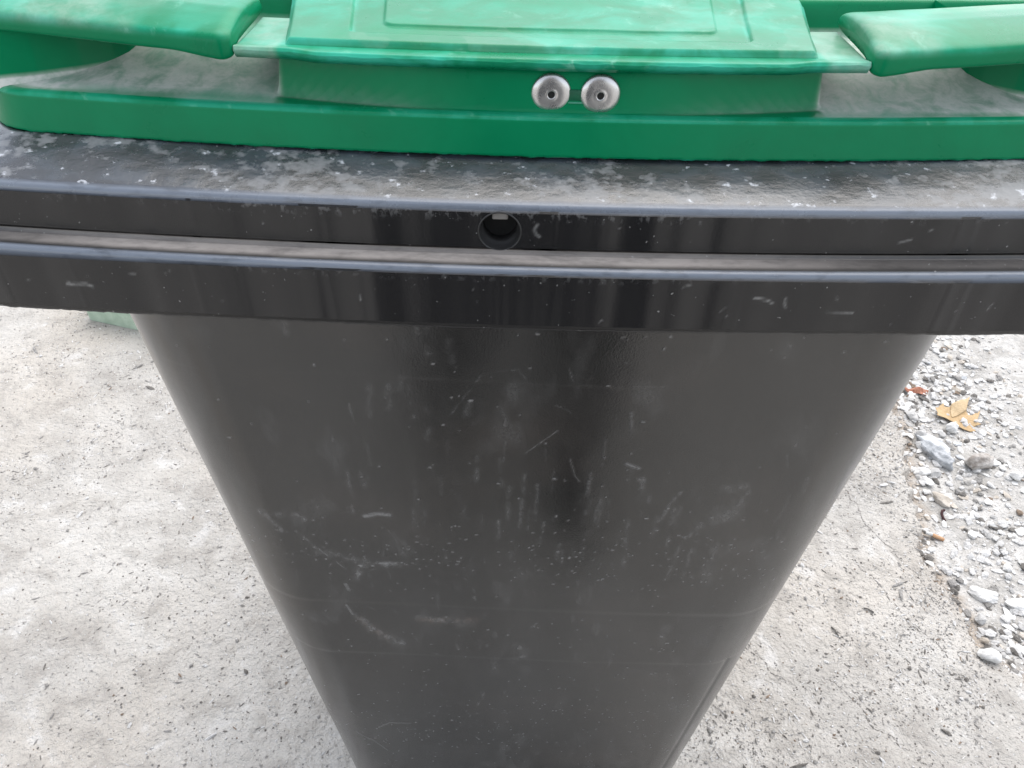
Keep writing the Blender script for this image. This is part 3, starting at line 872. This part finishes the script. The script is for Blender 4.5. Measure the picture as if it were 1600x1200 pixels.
sheet('front_strip', np.linspace(-.1620, .1620, 420), np.concatenate([np.arange(.0515, .056, .0005), np.arange(.0565, .117, .0012)]), strip_z, M['green'], lid, .0052,
      {'dust': lambda x, y: .28 * ss(.138, .143, np.abs(x)) + .25 * ss(.1615, .1645, np.abs(x)),
       'wear': lambda x, y: np.clip(.55 + .35 * ss(.132, .139, np.abs(x)) + .5 * (y < .054), 0, 1)})
# raised centre panel with its stepped emboss
def rbox(x, y, hx, y0, r, wd):
    qx = np.abs(x) - (hx - r); qy = (y0 + r) - y
    dd = np.hypot(np.maximum(qx, 0), np.maximum(qy, 0)) + np.minimum(np.maximum(qx, qy), 0) - r
    return ss(wd, -wd, dd)
def panel_z(x, y):
    e = np.minimum(ss(0, .003, y - .0620), ss(.138, .1345, np.abs(x)))
    z = 1.0850 + .0034 * e
    z = z - .0020 * rbox(x, y, .104, .079, .004, .0009) + .0015 * rbox(x, y, .087, .097, .006, .0009)
    return z + .012 * ss(.1, .4, y) + .0002 * fbm(x * 40, y * 40, 103, 2)
sheet('centre_panel', np.linspace(-.138, .138, 380), np.concatenate([np.arange(.062, .19, .0008), np.linspace(.192, .42, 30)]), panel_z, M['green'], lid, .004,
      {'dust': lambda x, y: .06 * (fbm(x * 30, y * 30, 104, 3) > .25) + .03,
       'wear': lambda x, y: np.clip(.40 + .9 * fbm(x * 16, y * 16, 105, 3) + .9 * np.exp(-((np.abs(x) - .1365) / .0012) ** 2) + .8 * np.exp(-((y - .064) / .0012) ** 2)
           + .8 * np.exp(-((np.abs(x) - .103) / .0013) ** 2) * (y > .079) + .8 * np.exp(-((y - .080) / .0013) ** 2) * (np.abs(x) < .104), 0, 1)},  # pale lines along the panel and emboss edges are painted bevel highlights
      xf=lambda x, y: x * (1 + 1.35 * (y - .062)))

# grip bars
def grip(sgn):
    th = np.linspace(0, 2 * np.pi, 72, endpoint=False)
    # cross-section in (y, z): flat front face, rounded shoulder, gently crowned top
    outline = [(.0535, 1.0800), (.0520, 1.0805), (.0512, 1.0818), (.0512, 1.0875), (.0515, 1.0890), (.0530, 1.0905), (.057, 1.0918), (.062, 1.0932), (.070, 1.0950), (.080, 1.0966),
               (.092, 1.0966), (.103, 1.0958), (.111, 1.0942), (.1150, 1.0925), (.1165, 1.0900), (.1160, 1.0870), (.113, 1.0855), (.10, 1.0845), (.08, 1.0840), (.064, 1.0830), (.0580, 1.0815), (.0560, 1.0803)]
    oc = np.array(outline); k = len(oc)
    # resample finely
    cl = np.concatenate([oc, oc[:1]]); L = np.concatenate([[0], np.cumsum(np.hypot(*(np.diff(cl, axis=0).T)))])
    u = np.linspace(0, L[-1], 110, endpoint=False)
    oc = np.stack([np.interp(u, L, cl[:, 0]), np.interp(u, L, cl[:, 1])], 1)
    for _ in range(2): oc = .25 * np.roll(oc, 1, 0) + .5 * oc + .25 * np.roll(oc, -1, 0)
    xs = np.concatenate([np.array([0, .0003, .001, .002, .0035, .005, .007]) + .1625, np.arange(.171, .314, .0016)])
    cy, cz = .084, 1.0855
    rows = []
    for x_ in xs:
        e = x_ - .1625
        q_ = math.sqrt(max(0, 1 - max(0, 1 - e / .007) ** 2))
        sh = 1 - .3 * (1 - q_)
        shz = 1 - .3 * (1 - q_)
        p = np.stack([np.full(len(oc), sgn * x_), cy + (oc[:, 0] - cy) * (1 - (1 - sh) * .25), cz + (oc[:, 1] - cz) * shz], 1)
        dr = ss(.062, .0525, p[:, 1]) * ss(1.087, 1.078, p[:, 2])
        p[:, 2] -= .0032 * dr * (1 - ss(0, .035, e)) - .0022 * ss(.0, .13, e)
        p[:, 1] += .0085 * ss(.01, .14, e) + .002 * (1 - ss(0, .006, e))
        rows.append(p)
    P = np.stack(rows)
    # closing cap at the inner end: a ring shrunk to the middle line
    cap = P[0].copy(); cap[:, 0] += sgn * .0006
    cap[:, 1] = .004 * cap[:, 1] + .996 * cy; cap[:, 2] = .004 * cap[:, 2] + .996 * 1.0890
    end = P[-1].copy(); end[:, 0] += sgn * .003
    end[:, 1] = .9 * end[:, 1] + .1 * cy; end[:, 2] = .9 * end[:, 2] + .1 * 1.088
    end2 = end.copy(); end2[:, 0] += sgn * .0004; end2[:, 1] = .004 * end[:, 1] + .996 * cy; end2[:, 2] = .004 * end[:, 2] + .996 * 1.088
    P = np.concatenate([cap[None], P, end[None], end2[None]])
    X, Y, Zc = P[..., 0].copy(), P[..., 1].copy(), P[..., 2]
    P[..., 1] += bow(X, Y) - .0032 * (1 - ss(0, .04, np.abs(X) - .1625)); P[..., 2] += .0020
    topm = ss(1.088, 1.094, Zc)
    wearv = np.clip(topm * (.45 + .7 * fbm(X * 18, Y * 22, 111, 3)) + .45 * np.exp(-((Y - .054) / .0015) ** 2) * topm, 0, 1)
    dustv = np.clip(.45 * topm * (fbm(X * 22, Y * 26, 112, 3) - .0), 0, 1)
    Qd = grid_quads(P.shape[0], P.shape[1], True)
    if sgn < 0: Qd = Qd[:, ::-1]
    return bmesh_at('grip_bar', P, Qd, M['green'], lid, attrs={'dust': dustv, 'wear': wearv})
grip(-1); grip(1)
# slanting wall that closes each pocket under its grip
for sg in (-1, 1):
    cp = np.array([(.3175, .0060), (.300, .0115), (.282, .0215), (.262, .0355), (.248, .0475), (.242, .0545), (.2395, .061), (.2380, .075), (.2375, .112)])
    L = np.concatenate([[0], np.cumsum(np.hypot(*np.diff(cp, axis=0).T))]); u = np.linspace(0, L[-1], 160)
    gx = np.interp(u, L, cp[:, 0]); gy = LY0 + np.interp(u, L, cp[:, 1])
    rows = [np.stack([sg * gx, gy - e, np.full(160, z)], 1) for z, e in ((1.054, .004), (1.0575, .0034), (1.0585, .0028), (1.0595, .0018), (1.0604, .0014), (1.0612, .0011), (1.0630, .0006), (1.0700, .0), (1.0780, -.0006), (1.0905, -.0012))]
    P = np.stack(rows); P[..., 1] += bow(P[..., 0], P[..., 1])
    Qd = grid_quads(10, 160)
    zz = P[..., 2]
    o = bmesh_at('pocket_wall', P, Qd if sg > 0 else Qd[:, ::-1], M['green'], lid,
                 attrs={'dust': .95 * (zz < 1.0606) + .45 * ((zz >= 1.0606) & (zz < 1.062)), 'wear': np.zeros(P.shape[:2])})

# rivets and the slot between them
def rivet(x, z):
    pr = [(.0018, .0020), (.00182, .0000), (.00185, -.0016), (.0023, -.00185), (.0029, -.0016), (.0040, -.0016), (.0058, -.00165), (.0074, -.0015), (.0088, -.0011), (.0098, -.0005), (.0104, .0002), (.0105, .0006), (.0100, .0009)]
    o = ring_mesh('rivet', pr, M['metal'], lid, 72)
    o.location = (x, .0568 - .33, z)
    h = ring_mesh('rivet_hole', [(.00182, -.0012), (.0001, -.0012)], M['dark'], o, 24)
    o.rotation_euler = (R(random.uniform(-6, 1)), 0, R(random.uniform(-5, 5)))
    return o
r1 = rivet(.0165 - BX - LXO, 1.0668); r2 = rivet(.0421 - BX - LXO, 1.0668)
sl_ = bevel_box('slot', .0293 - BX - LXO, .0568 - .33, 1.0664, .0075, .001, .0058, M['slotm'], lid, .0003, 1)

for z_, l_ in ((1.0628, .0009),):
    q_ = bevel_box('slot_edge', .0293 - BX - LXO, .0560 - .33, z_, .0075, .001, l_, M['scuffed'], lid, .0003, 1)
# hinge tube, wheels and axle at the back
ax_o = tube('axle', [(-.27, .26, .10), (.27, .26, .10)], .010, M['steel'], bin_)
for sx_ in (-1, 1):
    wh = empty('wheel', (sx_ * .255, .26, .10)); wh.parent = bin_; wh.rotation_euler = (0, 0, R(90))
    ring_mesh('tyre', [(.075, -.022), (.095, -.022), (.100, -.016), (.100, .016), (.095, .022), (.075, .022), (.075, -.022)], M['rubber'], wh)
    ring_mesh('rim', [(.0745, -.018), (.06, -.010), (.02, -.008), (.015, -.02), (.001, -.02)], M['hole'], wh)
tube('rear_handle', [(-.24, .37, 1.0), (-.24, .42, 1.02), (.24, .42, 1.02), (.24, .37, 1.0)], .013, M['hole'], bin_)

# ------------------------------------------------------------------ the photographer, whose legs the shiny front reflects
def skin_fig(name, verts, edges, radii, root, mat, parent=None, sub=2):
    me = bpy.data.meshes.new(name); me.from_pydata(verts, edges, []); me.update()
    o = link(name, me, mat, parent)
    md = o.modifiers.new('skin', 'SKIN'); md.use_smooth_shade = True
    sv = me.skin_vertices[0].data if me.skin_vertices else None
    if sv is None:
        bpy.context.view_layer.objects.active = o
        me.attributes  # skin layer is made with the modifier
    sv = me.skin_vertices[0].data
    for i, r_ in enumerate(radii):
        sv[i].radius = (r_, r_) if not isinstance(r_, tuple) else r_
        sv[i].use_root = (i == root)
    s2 = o.modifiers.new('sub', 'SUBSURF'); s2.levels = sub; s2.render_levels = sub
    return o
PX, PY = .02, -.70
person = empty('person', (PX, PY, 0))
tag(person, 'person in dark trousers standing before the bin, seen only as dark reflections in it', 'person')
# body: pelvis, spine, neck, arms
V = [(0, .02, .80), (0, -.01, 1.10), (0, .02, 1.28), (0, .05, 1.40), (0, .08, 1.47),
     (-.17, .03, 1.38), (-.22, .10, 1.12), (-.09, .24, 1.17), (.17, .03, 1.38), (.22, .10, 1.12), (.09, .24, 1.17)]
E_ = [(0, 1), (1, 2), (2, 3), (3, 4), (3, 5), (5, 6), (6, 7), (3, 8), (8, 9), (9, 10)]
skin_fig('jacket', V, E_, [(.21, .15), (.18, .13), (.17, .12), (.12, .10), .06, .065, .05, .034, .065, .05, .034], 0, M['shirt'], person)
V = [(0, 0, .95), (-.10, .0, .86), (-.130, .08, .50), (-.135, .06, .12), (.10, 0, .86), (.100, .16, .50), (.100, .21, .12)]
skin_fig('trousers', V, [(0, 1), (1, 2), (2, 3), (0, 4), (4, 5), (5, 6)], [(.15, .12), .115, .088, .068, .115, .088, .068], 0, M['cloth'], person)
V = [(0, .09, 1.49), (0, .13, 1.58), (0, .13, 1.66), (0, .15, 1.55)]
skin_fig('head', V, [(0, 1), (1, 2), (1, 3)], [.055, (.085, .095), (.08, .09), .06], 0, M['skin'], person)
for sx_ in (-1, 1):
    hx, hy, hz = sx_ * .09, .24, 1.17
    V = [(hx, hy, hz), (hx - sx_ * .03, hy + .04, hz + .01), (hx - sx_ * .055, hy + .055, hz + .03), (hx - sx_ * .06, hy + .065, hz + .012), (hx - sx_ * .06, hy + .065, hz - .006),
         (hx - sx_ * .05, hy + .06, hz - .022), (hx - sx_ * .02, hy + .06, hz + .045)]
    skin_fig('hand', V, [(0, 1), (1, 2), (1, 3), (1, 4), (1, 5), (1, 6)], [.028, .03, .009, .009, .009, .009, .009], 0, M['skin'], person, 1)
for sx_, fx_, fy_ in ((-1, -.135, .06), (1, .10, .21)):
    V = [(fx_, fy_ - .04, .05), (fx_, fy_ + .06, .045), (fx_ + sx_ * .01, fy_ + .17, .032)]
    skin_fig('shoe', V, [(0, 1), (1, 2)], [(.045, .045), (.046, .04), (.042, .028)], 0, M['rubber'], person)
